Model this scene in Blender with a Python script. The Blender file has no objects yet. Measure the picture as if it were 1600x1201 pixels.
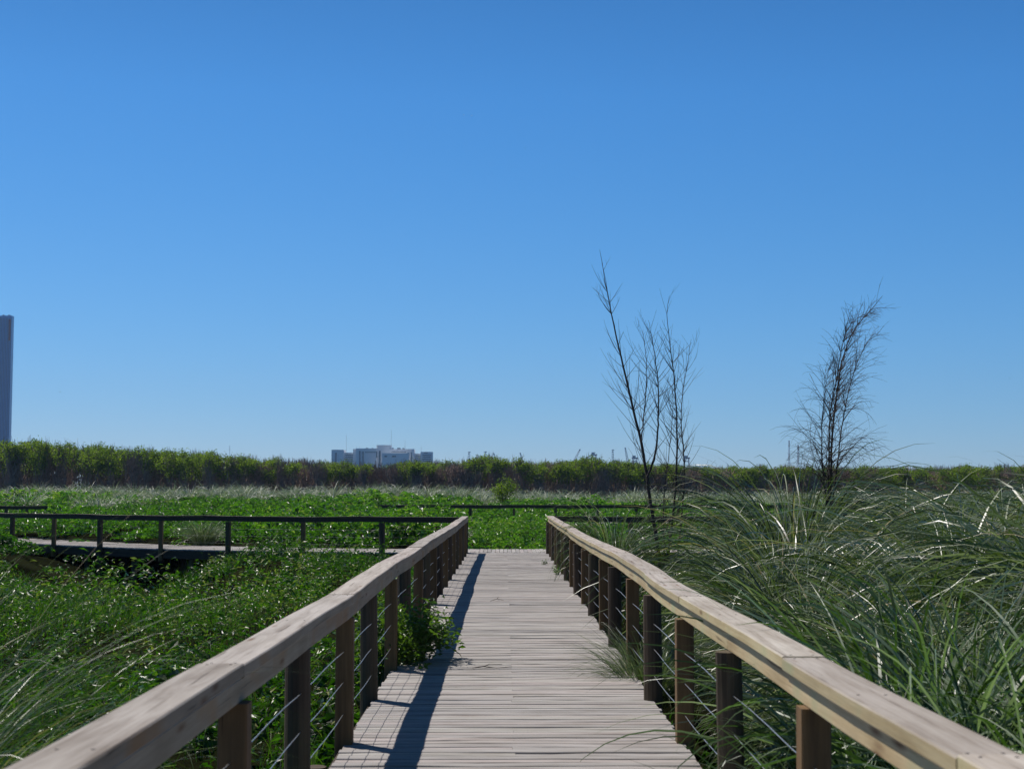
import bpy, math, random
import numpy as np
from mathutils import Vector, Matrix, Euler

random.seed(7)
rng = np.random.default_rng(11)
sc = bpy.context.scene
HAZE = .0001
COL = sc.collection
R = math.radians

# ------------------------------------------------------------------ camera
F, W0, H0 = 2330.0, 1600.0, 1201.0
PITCH, YAW = math.atan(169.5 / F), math.atan(10.5 / F)
cd = bpy.data.cameras.new('camera'); cam = bpy.data.objects.new('camera', cd); COL.objects.link(cam)
cam.location = (0, 0, 1.6)
cam.rotation_euler = (math.pi / 2 + PITCH, 0, -YAW)
cd.sensor_width = 36; cd.lens = 36 * F / W0; cd.clip_start = .05; cd.clip_end = 20000
cd.dof.use_dof = True; cd.dof.focus_distance = 22; cd.dof.aperture_fstop = 5.6
sc.camera = cam
CM = Euler(cam.rotation_euler).to_matrix()

def at(px, py, D):
    """world point on the line of sight of a photo pixel at forward distance D"""
    d = CM @ Vector(((px - W0 / 2) / F, (H0 / 2 - py) / F, -1))
    return Vector((0, 0, 1.6)) + d * (D / d.y)

# ------------------------------------------------------------------ helpers
def tag(o, label=None, cat=None, group=None, kind=None):
    if label: o['label'] = label
    if cat: o['category'] = cat
    if group: o['group'] = group
    if kind: o['kind'] = kind
    return o

def empty(name, loc=(0, 0, 0), rz=0):
    o = bpy.data.objects.new(name, None); COL.objects.link(o)
    o.location = loc; o.rotation_euler = (0, 0, rz); o.empty_display_size = .2
    return o

def link(name, me, parent=None):
    o = bpy.data.objects.new(name, me); COL.objects.link(o)
    if parent: o.parent = parent
    return o

def mesh_from(name, V, loops, starts, totals, mats, tint=None, uv=None, mi=None, smooth=False):
    me = bpy.data.meshes.new(name)
    V = np.asarray(V, np.float32); loops = np.asarray(loops, np.int32)
    me.vertices.add(len(V)); me.vertices.foreach_set('co', V.ravel())
    me.loops.add(len(loops)); me.loops.foreach_set('vertex_index', loops)
    me.polygons.add(len(starts))
    me.polygons.foreach_set('loop_start', np.asarray(starts, np.int32))
    me.polygons.foreach_set('loop_total', np.asarray(totals, np.int32))
    if mi is not None: me.polygons.foreach_set('material_index', np.asarray(mi, np.int32))
    me.polygons.foreach_set('use_smooth', np.full(len(starts), smooth, dtype=bool))
    if uv is not None:
        l = me.uv_layers.new(name='UVMap'); l.data.foreach_set('uv', np.asarray(uv, np.float32).ravel())
    if tint is not None:
        a = me.attributes.new('tint', 'FLOAT', 'FACE'); a.data.foreach_set('value', np.asarray(tint, np.float32))
    for m in (mats if isinstance(mats, (list, tuple)) else [mats]): me.materials.append(m)
    me.update(); me.validate()
    return me

def rect(w, h, c=0.0, dx=0, dy=0):
    """chamfered rectangle profile"""
    a, b = w / 2, h / 2
    if c <= 0: p = [(-a, -b), (a, -b), (a, b), (-a, b)]
    else: p = [(-a + c, -b), (a - c, -b), (a, -b + c), (a, b - c), (a - c, b), (-a + c, b), (-a, b - c), (-a, -b + c)]
    return np.array([(x + dx, y + dy) for x, y in p])

def ngon(r, n=12, jit=0):
    return np.array([(r * (1 + random.uniform(-jit, jit)) * math.cos(2 * math.pi * i / n), r * (1 + random.uniform(-jit, jit)) * math.sin(2 * math.pi * i / n)) for i in range(n)])

class MB:
    def __init__(s): s.v = []; s.l = []; s.st = []; s.tt = []; s.uv = []; s.t = []; s.mi = []; s.n = 0; s.nl = 0
    def face(s, idx, uv, tint, mi):
        s.st.append(s.nl); s.tt.append(len(idx)); s.l.extend(idx); s.nl += len(idx); s.uv.extend(uv); s.t.append(tint); s.mi.append(mi)
    def sweep(s, path, prof, up=(0, 0, 1), scale=None, caps=True, tint=None, mi=0):
        path = np.asarray(path, float); k = len(path); m = len(prof)
        up = np.asarray(up, float); T = np.gradient(path, axis=0)
        T /= np.linalg.norm(T, axis=1)[:, None] + 1e-12
        S = np.cross(T, up); S /= np.linalg.norm(S, axis=1)[:, None] + 1e-9
        U = np.cross(S, T)
        sc_ = np.ones(k) if scale is None else np.asarray(scale, float)
        V = path[:, None, :] + S[:, None, :] * (prof[None, :, 0:1] * sc_[:, None, None]) + U[:, None, :] * (prof[None, :, 1:2] * sc_[:, None, None])
        base = s.n; s.v.append(V.reshape(-1, 3)); s.n += k * m
        if tint is None: tint = random.random()
        uo, vo = random.uniform(0, 50), random.uniform(0, 50)
        al = np.concatenate([[0], np.cumsum(np.linalg.norm(np.diff(path, axis=0), axis=1))]) + uo
        pe = np.concatenate([[0], np.cumsum(np.linalg.norm(np.diff(np.vstack([prof, prof[:1]]), axis=0), axis=1))]) + vo
        for i in range(k - 1):
            for j in range(m):
                j2 = (j + 1) % m
                a, b, c, d = base + i * m + j, base + i * m + j2, base + (i + 1) * m + j2, base + (i + 1) * m + j
                s.face((d, c, b, a), ((al[i + 1], pe[j]), (al[i + 1], pe[j + 1]), (al[i], pe[j + 1]), (al[i], pe[j])), tint, mi)
        if caps:
            q = [(uo + .01 * x[0], vo + x[1]) for x in prof]
            s.face(tuple(base + j for j in range(m)), q, tint, mi)
            s.face(tuple(base + (k - 1) * m + j for j in reversed(range(m))), list(reversed(q)), tint, mi)
    def bar(s, a, b, w, h, c=0, up=(0, 0, 1), tint=None, mi=0): s.sweep([a, b], rect(w, h, c), up, tint=tint, mi=mi)
    def box(s, x0, x1, y0, y1, z0, z1, tint=None, mi=0, c=0):
        s.sweep([((x0 + x1) / 2, (y0 + y1) / 2, z0), ((x0 + x1) / 2, (y0 + y1) / 2, z1)], rect(x1 - x0, y1 - y0, c), (0, 1, 0), tint=tint, mi=mi)
    def tube(s, path, radii, n=5, tint=None, mi=0, caps=False):
        path = np.asarray(path, float)
        d = path[-1] - path[0]
        up = (0, 1, 0.01) if abs(d[2]) > .6 * np.linalg.norm(d) else (0, 0, 1)
        s.sweep(path, ngon(1, n), up, radii, caps, tint, mi)
    def mesh(s, name, mats, smooth=False):
        return mesh_from(name, np.vstack(s.v), s.l, s.st, s.tt, mats, s.t, s.uv, s.mi, smooth)
    def build(s, name, mats, parent=None, smooth=False): return link(name, s.mesh(name, mats, smooth), parent)

# ------------------------------------------------------------------ materials
def new_mat(name):
    m = bpy.data.materials.new(name); m.use_nodes = True; nt = m.node_tree; nt.nodes.clear()
    out = nt.nodes.new('ShaderNodeOutputMaterial')
    return m, nt, out

def N(nt, t, **kw):
    n = nt.nodes.new(t)
    for k, v in kw.items():
        if k in n.inputs: n.inputs[k].default_value = v
        else: setattr(n, k, v)
    return n

def ramp(nt, fac, stops):
    r = nt.nodes.new('ShaderNodeValToRGB'); e = r.color_ramp.elements
    while len(e) < len(stops): e.new(.5)
    for el, (p, c) in zip(e, stops): el.position = p; el.color = (*c, 1) if len(c) == 3 else c
    nt.links.new(fac, r.inputs[0]); return r.outputs[0]

def mixc(nt, fac, a, b, mode='MIX'):
    n = nt.nodes.new('ShaderNodeMix'); n.data_type = 'RGBA'; n.blend_type = mode
    for i, v in ((0, fac), (6, a), (7, b)):
        if hasattr(v, 'links') or hasattr(v, 'is_output'): nt.links.new(v, n.inputs[i])
        else: n.inputs[i].default_value = v if i == 0 else (*v, 1)
    return n.outputs[2]

def wood(name, light, mid, dark, side=None, rough=.8, knots=0.0, bump=.25, moss=None, tintamt=.35, gu=1.3, gv=26):
    m, nt, out = new_mat(name); L = nt.links.new
    uv = N(nt, 'ShaderNodeUVMap', uv_map='UVMap')
    mp = N(nt, 'ShaderNodeMapping'); mp.inputs['Scale'].default_value = (gu, gv, 1); L(uv.outputs[0], mp.inputs[0])
    n1 = N(nt, 'ShaderNodeTexNoise', Scale=1.0, Detail=5.0, Roughness=.65, Distortion=.6); L(mp.outputs[0], n1.inputs['Vector'])
    mp2 = N(nt, 'ShaderNodeMapping'); mp2.inputs['Scale'].default_value = (gu * 3, gv * 6, 1); L(uv.outputs[0], mp2.inputs[0])
    n2 = N(nt, 'ShaderNodeTexNoise', Scale=1.0, Detail=4.0, Roughness=.6); L(mp2.outputs[0], n2.inputs['Vector'])
    n3 = N(nt, 'ShaderNodeTexNoise', Scale=1.7, Detail=4.0); L(uv.outputs[0], n3.inputs['Vector'])
    c = ramp(nt, n1.outputs[0], [(.3, dark), (.5, mid), (.7, light)])
    g = ramp(nt, n2.outputs[0], [(.3, (.6, .58, .55)), (.6, (1, 1, 1))])
    c = mixc(nt, .55, c, g, 'MULTIPLY')
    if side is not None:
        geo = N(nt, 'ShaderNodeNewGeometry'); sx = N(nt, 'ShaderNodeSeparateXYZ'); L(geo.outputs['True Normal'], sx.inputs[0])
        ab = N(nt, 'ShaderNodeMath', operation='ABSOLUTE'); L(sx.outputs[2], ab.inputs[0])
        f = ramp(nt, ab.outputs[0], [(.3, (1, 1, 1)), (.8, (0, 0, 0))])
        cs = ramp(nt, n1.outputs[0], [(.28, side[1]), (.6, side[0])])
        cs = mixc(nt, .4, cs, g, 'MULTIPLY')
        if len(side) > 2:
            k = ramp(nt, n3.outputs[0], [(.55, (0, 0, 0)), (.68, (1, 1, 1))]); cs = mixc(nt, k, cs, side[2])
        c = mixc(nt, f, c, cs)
    if knots > 0:
        mk = N(nt, 'ShaderNodeMapping'); mk.inputs['Scale'].default_value = (1.6, 9, 1); L(uv.outputs[0], mk.inputs[0])
        vo = N(nt, 'ShaderNodeTexVoronoi', Scale=1.0); L(mk.outputs[0], vo.inputs['Vector'])
        k = ramp(nt, vo.outputs['Distance'], [(.03, (knots,) * 3), (.16, (0, 0, 0))])
        c = mixc(nt, k, c, (.17, .085, .035))
    at_ = N(nt, 'ShaderNodeAttribute', attribute_name='tint')
    q = 1 - tintamt; t = ramp(nt, at_.outputs['Fac'], [(0, (q, q * .985, q * .97)), (.3, (.5 + q / 2,) * 3), (.6, (.97, .91, .90)), (.8, (.94, .95, .92)), (1, (1, .99, .97))])
    c = mixc(nt, 1.0, c, t, 'MULTIPLY')
    mk2 = N(nt, 'ShaderNodeMapping'); mk2.inputs['Scale'].default_value = (.9, gv * 2.2, 1); L(uv.outputs[0], mk2.inputs[0])
    n4 = N(nt, 'ShaderNodeTexNoise', Scale=1.0, Detail=3.0, Roughness=.5, Distortion=.4); L(mk2.outputs[0], n4.inputs['Vector'])
    ck = ramp(nt, n4.outputs[0], [(.30, (.32, .28, .25)), (.35, (1, 1, 1))]); c = mixc(nt, .8, c, ck, 'MULTIPLY')
    st = ramp(nt, n3.outputs[0], [(.32, (.78, .76, .73)), (.55, (1, 1, 1))]); c = mixc(nt, .8, c, st, 'MULTIPLY')
    if moss:
        k = ramp(nt, n3.outputs[0], [(.5, (0, 0, 0)), (.75, (.6, .6, .6))]); c = mixc(nt, k, c, moss)
    p = N(nt, 'ShaderNodeBsdfPrincipled', Roughness=rough); L(c, p.inputs['Base Color'])
    p.inputs['Specular IOR Level'].default_value = .3
    b = N(nt, 'ShaderNodeBump', Strength=bump, Distance=.004); L(n2.outputs[0], b.inputs['Height']); L(b.outputs[0], p.inputs['Normal'])
    L(p.outputs[0], out.inputs[0]); return m

def plain(name, col, rough=.6, metal=0.0, var=.0, scale=5.0, spec=.5):
    m, nt, out = new_mat(name); L = nt.links.new
    p = N(nt, 'ShaderNodeBsdfPrincipled', Roughness=rough, Metallic=metal); p.inputs['Specular IOR Level'].default_value = spec
    tc = N(nt, 'ShaderNodeTexCoord'); n = N(nt, 'ShaderNodeTexNoise', Scale=scale, Detail=4.0); L(tc.outputs['Object'], n.inputs['Vector'])
    c = ramp(nt, n.outputs[0], [(.35, tuple(x * (1 - var) for x in col)), (.65, tuple(min(1, x * (1 + var * .6)) for x in col))])
    L(c, p.inputs['Base Color']); L(p.outputs[0], out.inputs[0]); return m

def leaf_mat(name, stops, rough=.35, trans=.35, tcol=(.16, .34, .02), spec=.5):
    m, nt, out = new_mat(name); L = nt.links.new
    a = N(nt, 'ShaderNodeAttribute', attribute_name='tint'); c = ramp(nt, a.outputs['Fac'], stops)
    p = N(nt, 'ShaderNodeBsdfPrincipled', Roughness=rough); L(c, p.inputs['Base Color']); p.inputs['Specular IOR Level'].default_value = spec
    t = N(nt, 'ShaderNodeBsdfTranslucent'); tc = mixc(nt, 1.0, mixc(nt, .22, c, tcol), (1.7, 1.9, 1.0), 'MULTIPLY'); L(tc, t.inputs['Color'])
    ms = N(nt, 'ShaderNodeMixShader'); ms.inputs[0].default_value = trans
    L(p.outputs[0], ms.inputs[1]); L(t.outputs[0], ms.inputs[2]); L(ms.outputs[0], out.inputs[0]); return m

M = {}
M['deck'] = wood('weathered_plank', (.50, .475, .46), (.42, .395, .38), (.28, .26, .245), tintamt=.28, knots=.35)
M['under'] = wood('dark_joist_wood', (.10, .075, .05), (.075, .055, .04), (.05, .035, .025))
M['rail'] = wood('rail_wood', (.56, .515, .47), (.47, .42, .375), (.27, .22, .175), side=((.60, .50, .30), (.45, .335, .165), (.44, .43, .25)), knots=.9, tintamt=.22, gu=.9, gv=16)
M['railshade'] = wood('shaded_grey_rail_wood', (.55, .51, .47), (.46, .42, .385), (.26, .22, .185), side=((.42, .33, .24), (.31, .235, .155), (.36, .21, .10)), knots=.9, tintamt=.22, gu=.9, gv=16)  # side tones darker than the sunny rail: inner-face shade put into the colour
M['post'] = wood('square_post_wood', (.25, .155, .072), (.19, .115, .052), (.115, .07, .034), tintamt=.35, knots=.5, gu=.8, gv=14)
M['pile'] = wood('round_pile_wood', (.14, .10, .066), (.095, .068, .044), (.045, .032, .022), tintamt=.4, moss=(.075, .08, .035), gu=.8, gv=14, bump=.6)
M['backlitrail'] = wood('backlit_rail_wood', (.26, .22, .18), (.20, .165, .13), (.12, .095, .07), side=((.10, .07, .048), (.06, .042, .03)), tintamt=.3)  # dark sides: shade of the backlit, camera-facing side put into the colour
M['steel'] = plain('galvanised_wire', (.55, .56, .57), .35, .85)
M['nail'] = plain('nail_head', (.09, .075, .065), .6, .6)
M['ground'] = plain('wet_soil', (.014, .016, .007), .9, 0, .6, .8, 0)
M['leaf'] = leaf_mat('weed_leaf', [(0, (.004, .012, .003)), (.35, (.010, .036, .004)), (.62, (.036, .105, .007)), (.85, (.10, .185, .018)), (1, (.20, .21, .06))], .36, .30, (.085, .28, .004), .26)
M['broadleaf'] = leaf_mat('broad_weed_leaf', [(0, (.010, .030, .004)), (.3, (.026, .085, .006)), (.6, (.06, .16, .010)), (.85, (.13, .24, .022)), (1, (.22, .26, .07))], .36, .36, (.16, .42, .008), .42)
M['blade'] = leaf_mat('grass_blade', [(0, (.008, .018, .005)), (.34, (.032, .056, .018)), (.60, (.135, .17, .095)), (.95, (.36, .40, .28)), (1, (.40, .32, .18))], .36, .20, (.15, .25, .03), .5)
M['fine'] = leaf_mat('fine_grass_blade', [(0, (.006, .020, .003)), (.5, (.028, .090, .006)), (.85, (.09, .18, .018)), (1, (.18, .14, .05))], .42, .35, (.07, .20, .004), .22)
M['paleblade'] = leaf_mat('pale_grass_blade', [(0, (.06, .085, .05)), (.5, (.27, .31, .23)), (1, (.55, .57, .48))], .5, .16, (.10, .17, .06))
M['treeleaf'] = leaf_mat('tree_leaf', [(0, (.020, .042, .006)), (.45, (.080, .125, .010)), (1, (.22, .28, .018))], .5, .42, (.24, .36, .008), .3)
M['bushleaf'] = leaf_mat('bush_leaf', [(0, (.012, .035, .008)), (.5, (.03, .075, .012)), (1, (.07, .12, .02))], .34, .40, (.22, .36, .02))
M['bark'] = plain('dark_bark', (.055, .040, .031), .85, 0, .4, 30)
M['twig'] = plain('twig_bark', (.055, .036, .027), .8, 0, .2, 30)
M['brownbark'] = plain('brown_bark', (.31, .215, .165), .9, 0, .4, 2)
M['stem'] = plain('green_stem', (.06, .085, .03), .6, 0, .3, 20)
M['haywood'] = plain('dry_straw', (.24, .18, .10), .8, 0, .4, 12)
M['concrete'] = plain('pale_concrete', (.88, .89, .90), .8, 0, .08, .02)
M['window'] = plain('dark_window_band', (.06, .08, .11), .25)
M['glass'] = plain('tower_glass', (.17, .36, .70), .25, 0, .1, .01)
M['fin'] = plain('tower_fin', (.10, .16, .28), .5)
M['sign'] = plain('red_sign', (.25, .05, .05), .6)
M['crane'] = plain('crane_steel', (.22, .25, .30), .6)
M['cranered'] = plain('crane_red', (.34, .16, .15), .6)
M['shed'] = plain('green_shed', (.07, .12, .08), .7)
M['birdwhite'] = plain('white_feather', (.8, .8, .8), .7)
M['birddark'] = plain('dark_feather', (.03, .03, .035), .7)

# ------------------------------------------------------------------ light, sky, view
SUN = Vector((-.49, .4626, 1)).normalized()
elev = math.asin(SUN.z)
w = bpy.data.worlds.new('World'); sc.world = w; w.use_nodes = True; nt = w.node_tree
bg = nt.nodes['Background']; bg.inputs[1].default_value = .1
sky = nt.nodes.new('ShaderNodeTexSky'); sky.sky_type = 'NISHITA'; sky.sun_disc = False
sky.sun_elevation = elev; sky.sun_rotation = math.atan2(SUN.x, SUN.y)
sky.altitude = 0; sky.air_density = 1.0; sky.dust_density = 0; sky.ozone_density = 3.0
# the deep, saturated blue of this clear sky: a power and gain per channel on the sky's own colour
sep = nt.nodes.new('ShaderNodeSeparateColor'); com = nt.nodes.new('ShaderNodeCombineColor'); nt.links.new(sky.outputs[0], sep.inputs[0])
for i, (gain, pw) in enumerate(((.535, 1.50), (.672, .97), (.985, .80))):
    a = nt.nodes.new('ShaderNodeMath'); a.operation = 'MULTIPLY'; a.inputs[1].default_value = .1; nt.links.new(sep.outputs[i], a.inputs[0])
    b = nt.nodes.new('ShaderNodeMath'); b.operation = 'POWER'; b.inputs[1].default_value = pw; nt.links.new(a.outputs[0], b.inputs[0])
    c = nt.nodes.new('ShaderNodeMath'); c.operation = 'MULTIPLY'; c.inputs[1].default_value = gain * 10; nt.links.new(b.outputs[0], c.inputs[0])
    nt.links.new(c.outputs[0], com.inputs[i])
# extra darkening towards the zenith, added to cut the sky's blue fill in shadows
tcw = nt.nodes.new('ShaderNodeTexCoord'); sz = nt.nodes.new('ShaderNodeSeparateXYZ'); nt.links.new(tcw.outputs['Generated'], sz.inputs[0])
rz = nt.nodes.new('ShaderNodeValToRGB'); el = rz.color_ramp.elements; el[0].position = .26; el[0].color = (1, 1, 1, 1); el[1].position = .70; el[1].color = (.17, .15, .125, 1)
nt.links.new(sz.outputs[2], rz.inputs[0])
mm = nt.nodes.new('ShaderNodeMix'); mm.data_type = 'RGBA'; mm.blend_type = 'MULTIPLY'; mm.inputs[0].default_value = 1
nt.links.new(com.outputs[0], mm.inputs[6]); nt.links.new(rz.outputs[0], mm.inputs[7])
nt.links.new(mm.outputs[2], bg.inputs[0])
ld = bpy.data.lights.new('sun', 'SUN'); ld.energy = 5.0; ld.angle = R(.53); ld.color = (1, .95, .885)
sun = bpy.data.objects.new('sun', ld); COL.objects.link(sun); sun.rotation_euler = SUN.to_track_quat('Z', 'Y').to_euler()
vs = sc.view_settings; vs.view_transform = 'Standard'; vs.look = 'None'; vs.exposure = 0; vs.gamma = 1

# ------------------------------------------------------------------ terrain height
_ph = rng.uniform(0, 6.28, (14, 2)); _an = rng.uniform(0, 6.28, 14)
_fr = np.array([.25, .4, .6, .9, 1.3, 1.8, 2.4, 3.1, 4.0, 5.2, 6.5, 8, 10, 12.])
def fbm(x, y, lo=0, hi=14, p=.75):
    s = 0; t = 0
    for i in range(lo, hi):
        a = _fr[i] ** -p; t += a
        s = s + a * np.sin(_fr[i] * (x * math.cos(_an[i]) + y * math.sin(_an[i])) + _ph[i, 0]) * np.sin(_fr[i] * .8 * (-x * math.sin(_an[i]) + y * math.cos(_an[i])) + _ph[i, 1])
    return s / t * 2.2
def G(x, y, cx, cy, rx, ry): return np.exp(-((x - cx) / rx) ** 2 - ((y - cy) / ry) ** 2)
# near edge of the crossing walk: (x, y) from left to right
CR = [at(px, 862, 40.6 if D is None else D) for px, D in ((-90, 52.5), (-40, 50.5), (20, 48.5), (85, 46.6), (157, 44.8), (252, 43.2), (357, 42.0), (474, 41.2), (597, 40.6), (725, 40.5), (860, 40.5), (985, 40.5), (1110, 40.6), (1235, 40.9), (1360, 41.4), (1490, 42), (1620, 42.8), (1760, 43.8))]
CRX = np.array([p.x for p in CR]); CRY = np.array([p.y for p in CR])
CW = 2.5
def cross_y(x): return np.interp(x, CRX, CRY)
def veg_top(x, y):
    x = np.asarray(x, float); y = np.asarray(y, float)
    z = -.55 + .012 * np.clip(y, 0, 30) * (x < 0) + .20 * fbm(x, y, 1, 8)
    z = z + .74 * G(x, y, -5.7, 36.2, 1.6, 2.4) - .38 * G(x, y, -8.8, 32, 3.6, 6) + .22 * G(x, y, -2.8, 22, 1.0, 8)
    z = z + .8 * G(x, y, -15.2, 43.0, 1.7, 3) - 1.0 * G(x, y, -10.2, 39.4, 3.0, 4.8) - .3 * G(x, y, -2.7, 39.5, 1.2, 1.0)
    cy = cross_y(x)
    beyond = np.clip((y - cy - CW - .1) / .8, 0, 1)
    zb = -.10 + .30 * fbm(x * .9, y * .9, 1, 8) + .50 * (x < -2.2) * (1 - np.clip((y - 62) / 6, 0, 1) * np.clip((86 - y) / 4, 0, 1) * (x > -10)) + .75 * np.clip((y - 84) / 50, 0, 1)
    zb = zb - .35 * (np.abs(x - .3) < 2.6) * np.clip((60 - y) / 12, 0, 1) - .25 * G(x, y, 1.5, 79.5, 3.2, 4)
    z = z * (1 - beyond) + zb * beyond
    under = (y > cy - .15) & (y < cy + CW + .1)
    z = np.where(under, np.minimum(z, -.7), z)
    deck = (x > -1.25) & (x < 1.4) & (y < 41)
    z = np.where(deck, -.75, z)
    return z

xs = np.concatenate([-np.geomspace(3000, 60, 14), np.linspace(-58, 58, 260), np.geomspace(60, 3000, 14)])
ys = np.concatenate([np.linspace(-60, 0, 8), np.linspace(1, 90, 260), np.linspace(92, 300, 60), np.geomspace(310, 3200, 14)])
gx, gy = np.meshgrid(xs, ys)
gz = veg_top(gx, gy) - .42
gz = np.where(gy > 150, .25 + 6.2 * np.clip((gy - 284) / 16, 0, 1), gz); gz = np.where(np.abs(gx) > 60, np.minimum(gz, .2), gz)
nx, ny = len(xs), len(ys)
i0 = (np.arange(ny - 1)[:, None] * nx + np.arange(nx - 1)[None, :]).ravel()
quads = np.stack([i0, i0 + 1, i0 + nx + 1, i0 + nx], 1)
gm = mesh_from('marsh_ground', np.stack([gx.ravel(), gy.ravel(), gz.ravel()], 1), quads.ravel(), np.arange(len(quads)) * 4, np.full(len(quads), 4), M['ground'], smooth=True)
tag(link('marsh_ground', gm), kind='structure')

# ------------------------------------------------------------------ the air
hb = MB(); hb.box(-3100, 3100, -120, 3300, -3.5, 240)
hm, hnt, hout = new_mat('haze_air'); pv = N(hnt, 'ShaderNodeVolumePrincipled', Density=HAZE); pv.inputs['Color'].default_value = (.42, .66, 1, 1); pv.inputs['Anisotropy'].default_value = .2
hnt.links.new(pv.outputs[0], hout.inputs['Volume'])
if HAZE: tag(hb.build('haze', hm), kind='stuff')

# ------------------------------------------------------------------ vector mesh makers
def unit(a): return a / (np.linalg.norm(a, axis=-1, keepdims=True) + 1e-9)

def leaf_mesh(name, P, L, Wd, mat, tint, tilt=.75, five=True, fold=.25, nrm=None):
    """a folded pointed leaf at each point of P"""
    n = len(P); az = rng.uniform(0, 2 * math.pi, n)
    if nrm is None: nrm = unit(np.stack([rng.normal(0, tilt, n), rng.normal(0, tilt, n), np.ones(n)], 1))
    d = np.stack([np.cos(az), np.sin(az), rng.normal(0, .25, n)], 1)
    d = unit(d - nrm * (d * nrm).sum(1)[:, None]); s = np.cross(nrm, d)
    L = L[:, None]; Wd = Wd[:, None]
    a = P - d * L * .5; t = P + d * L * .5 - nrm * L * .12
    l = P - s * Wd * .5 + nrm * Wd * fold - d * L * .08; r = P + s * Wd * .5 + nrm * Wd * fold - d * L * .08
    if five:
        V = np.stack([a, l, P, r, t], 1).reshape(-1, 3); b = np.arange(n)[:, None] * 5
        tri = np.concatenate([b + [0, 2, 1], b + [0, 3, 2], b + [1, 2, 4], b + [2, 3, 4]], 1).reshape(-1, 3); k = 4
    else:
        V = np.stack([a, l, r, t], 1).reshape(-1, 3); b = np.arange(n)[:, None] * 4
        tri = np.concatenate([b + [0, 3, 1], b + [0, 2, 3]], 1).reshape(-1, 3); k = 2
    return mesh_from(name, V, tri.ravel(), np.arange(len(tri)) * 3, np.full(len(tri), 3), mat, np.repeat(tint, k))

def blade_verts(P, az, lean, L, droop, wd, seg, twist=.5, pw=(1.3, 1.7)):
    """arching ribbon blades: P base, az heading, lean start angle from vertical, droop extra angle gained to the tip"""
    n = len(P); t = np.linspace(0, 1, seg + 1)
    ang = lean[:, None] + droop[:, None] * t[None] ** rng.uniform(*pw, n)[:, None]
    h = np.stack([np.cos(az), np.sin(az), np.zeros(n)], 1)
    dirs = np.sin(ang)[..., None] * h[:, None] + np.cos(ang)[..., None] * np.array([0, 0, 1.])
    step = L[:, None, None] / seg
    c = P[:, None] + np.concatenate([np.zeros((n, 1, 3)), np.cumsum((dirs[:, :-1] + dirs[:, 1:]) * .5 * step, 1)], 1)
    s0 = np.stack([-np.sin(az), np.cos(az), np.zeros(n)], 1)
    tw = rng.normal(0, twist, n)[:, None] + rng.normal(0, twist, n)[:, None] * t[None]
    upv = np.cross(s0[:, None] + 0 * dirs, dirs)
    s = np.cos(tw)[..., None] * s0[:, None] + np.sin(tw)[..., None] * upv
    prof = np.minimum(1, .55 + 2.2 * t) * (1 - t ** 2.2) + .03
    off = s * (wd[:, None, None] * .5 * prof[None, :, None])
    return np.stack([c - off, c + off], 2).reshape(-1, 3)

def blade_mesh(name, V, n, seg, mat, tint):
    m = (seg + 1) * 2
    b = np.arange(n)[:, None, None] * m + np.arange(seg)[None, :, None] * 2
    q = (b + np.array([0, 1, 3, 2])[None, None]).reshape(-1, 4)
    return mesh_from(name, V, q.ravel(), np.arange(len(q)) * 4, np.full(len(q), 4), mat, np.repeat(tint, seg), smooth=True)

# ------------------------------------------------------------------ leafy ground cover (one uncountable mass)
Ps, Ls, Ws, Ts, Ns = [], [], [], [], []
def scatter(y0, y1, dens, per, r0, r1, h0, h1, lmin, lmax, right=1.0):
    """plants: rounded leafy domes of their own height, colour and leaf size"""
    hw = .36 * y1 + 4
    n = int(dens * (y1 - y0) * 2 * hw)
    x = rng.uniform(-hw, hw, n); y = rng.uniform(y0, y1, n)
    keep = (np.abs(x) < .36 * y + 4) & ~((x > -1.32) & (x < 1.4) & (y < 43.5))
    cy = cross_y(x); keep &= ~((y > cy - .12) & (y < cy + CW + .1))
    keep &= ~((x > 1.2) & (y < cy) & (rng.random(n) > right))
    pn = fbm(x * 1.1, y * 1.1, 2, 10, .5)
    keep &= rng.random(n) < np.clip(.85 + .75 * pn, .22, 1); keep &= G(x, y, -10.3, 40.4, 3.0, 4.4) < .40
    x, y, pn = x[keep], y[keep], pn[keep]; n = len(x)
    big = fbm(x * .45 + 3, y * .45, 0, 6); spec = fbm(x * .6 - 9, y * .6 + 4, 0, 6)
    R_ = rng.uniform(r0, r1, n); H_ = rng.uniform(h0, h1, n) * np.clip(1 + .8 * big, .35, 1.7) * (1 - .8 * G(x, y, -9.6, 36, 3.8, 7))
    z0 = veg_top(x, y) - .22
    k = np.maximum(5, (per * np.clip(R_ / ((r0 + r1) / 2), .6, 1.5) * rng.uniform(.6, 1.3, n)).astype(int))
    i = np.repeat(np.arange(n), k); m = len(i)
    th = rng.uniform(0, 6.283, m); ph = np.arccos(1 - rng.random(m) * .98); q = .72 + .32 * rng.random(m) ** .7
    d = np.stack([np.sin(ph) * np.cos(th), np.sin(ph) * np.sin(th), np.cos(ph)], 1)
    P = np.stack([x[i], y[i], z0[i]], 1) + d * np.stack([R_[i] * q, R_[i] * q, H_[i] * q], 1)
    ls = np.clip(1 + .55 * spec, .55, 1.7) * rng.uniform(.85, 1.2, n)
    L = rng.uniform(lmin, lmax, m) * ls[i]
    Ps.append(P); Ls.append(L); Ws.append(L * rng.uniform(.26, .46, m))
    pt = .44 + .22 * big + rng.normal(0, .15, n)
    Ts.append(np.clip(pt[i] + rng.normal(0, .24, m), 0, 1))
    Ns.append(unit(d * .7 + np.array([0, 0, .5]) + rng.normal(0, .55, (m, 3))))
scatter(3, 12, 13, 34, .07, .20, .12, .44, .04, .10, .1)
scatter(12, 22, 7, 38, .10, .28, .14, .60, .055, .13, .15)
scatter(22, 40, 4.2, 40, .15, .36, .18, .72, .08, .17, .3)
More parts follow.
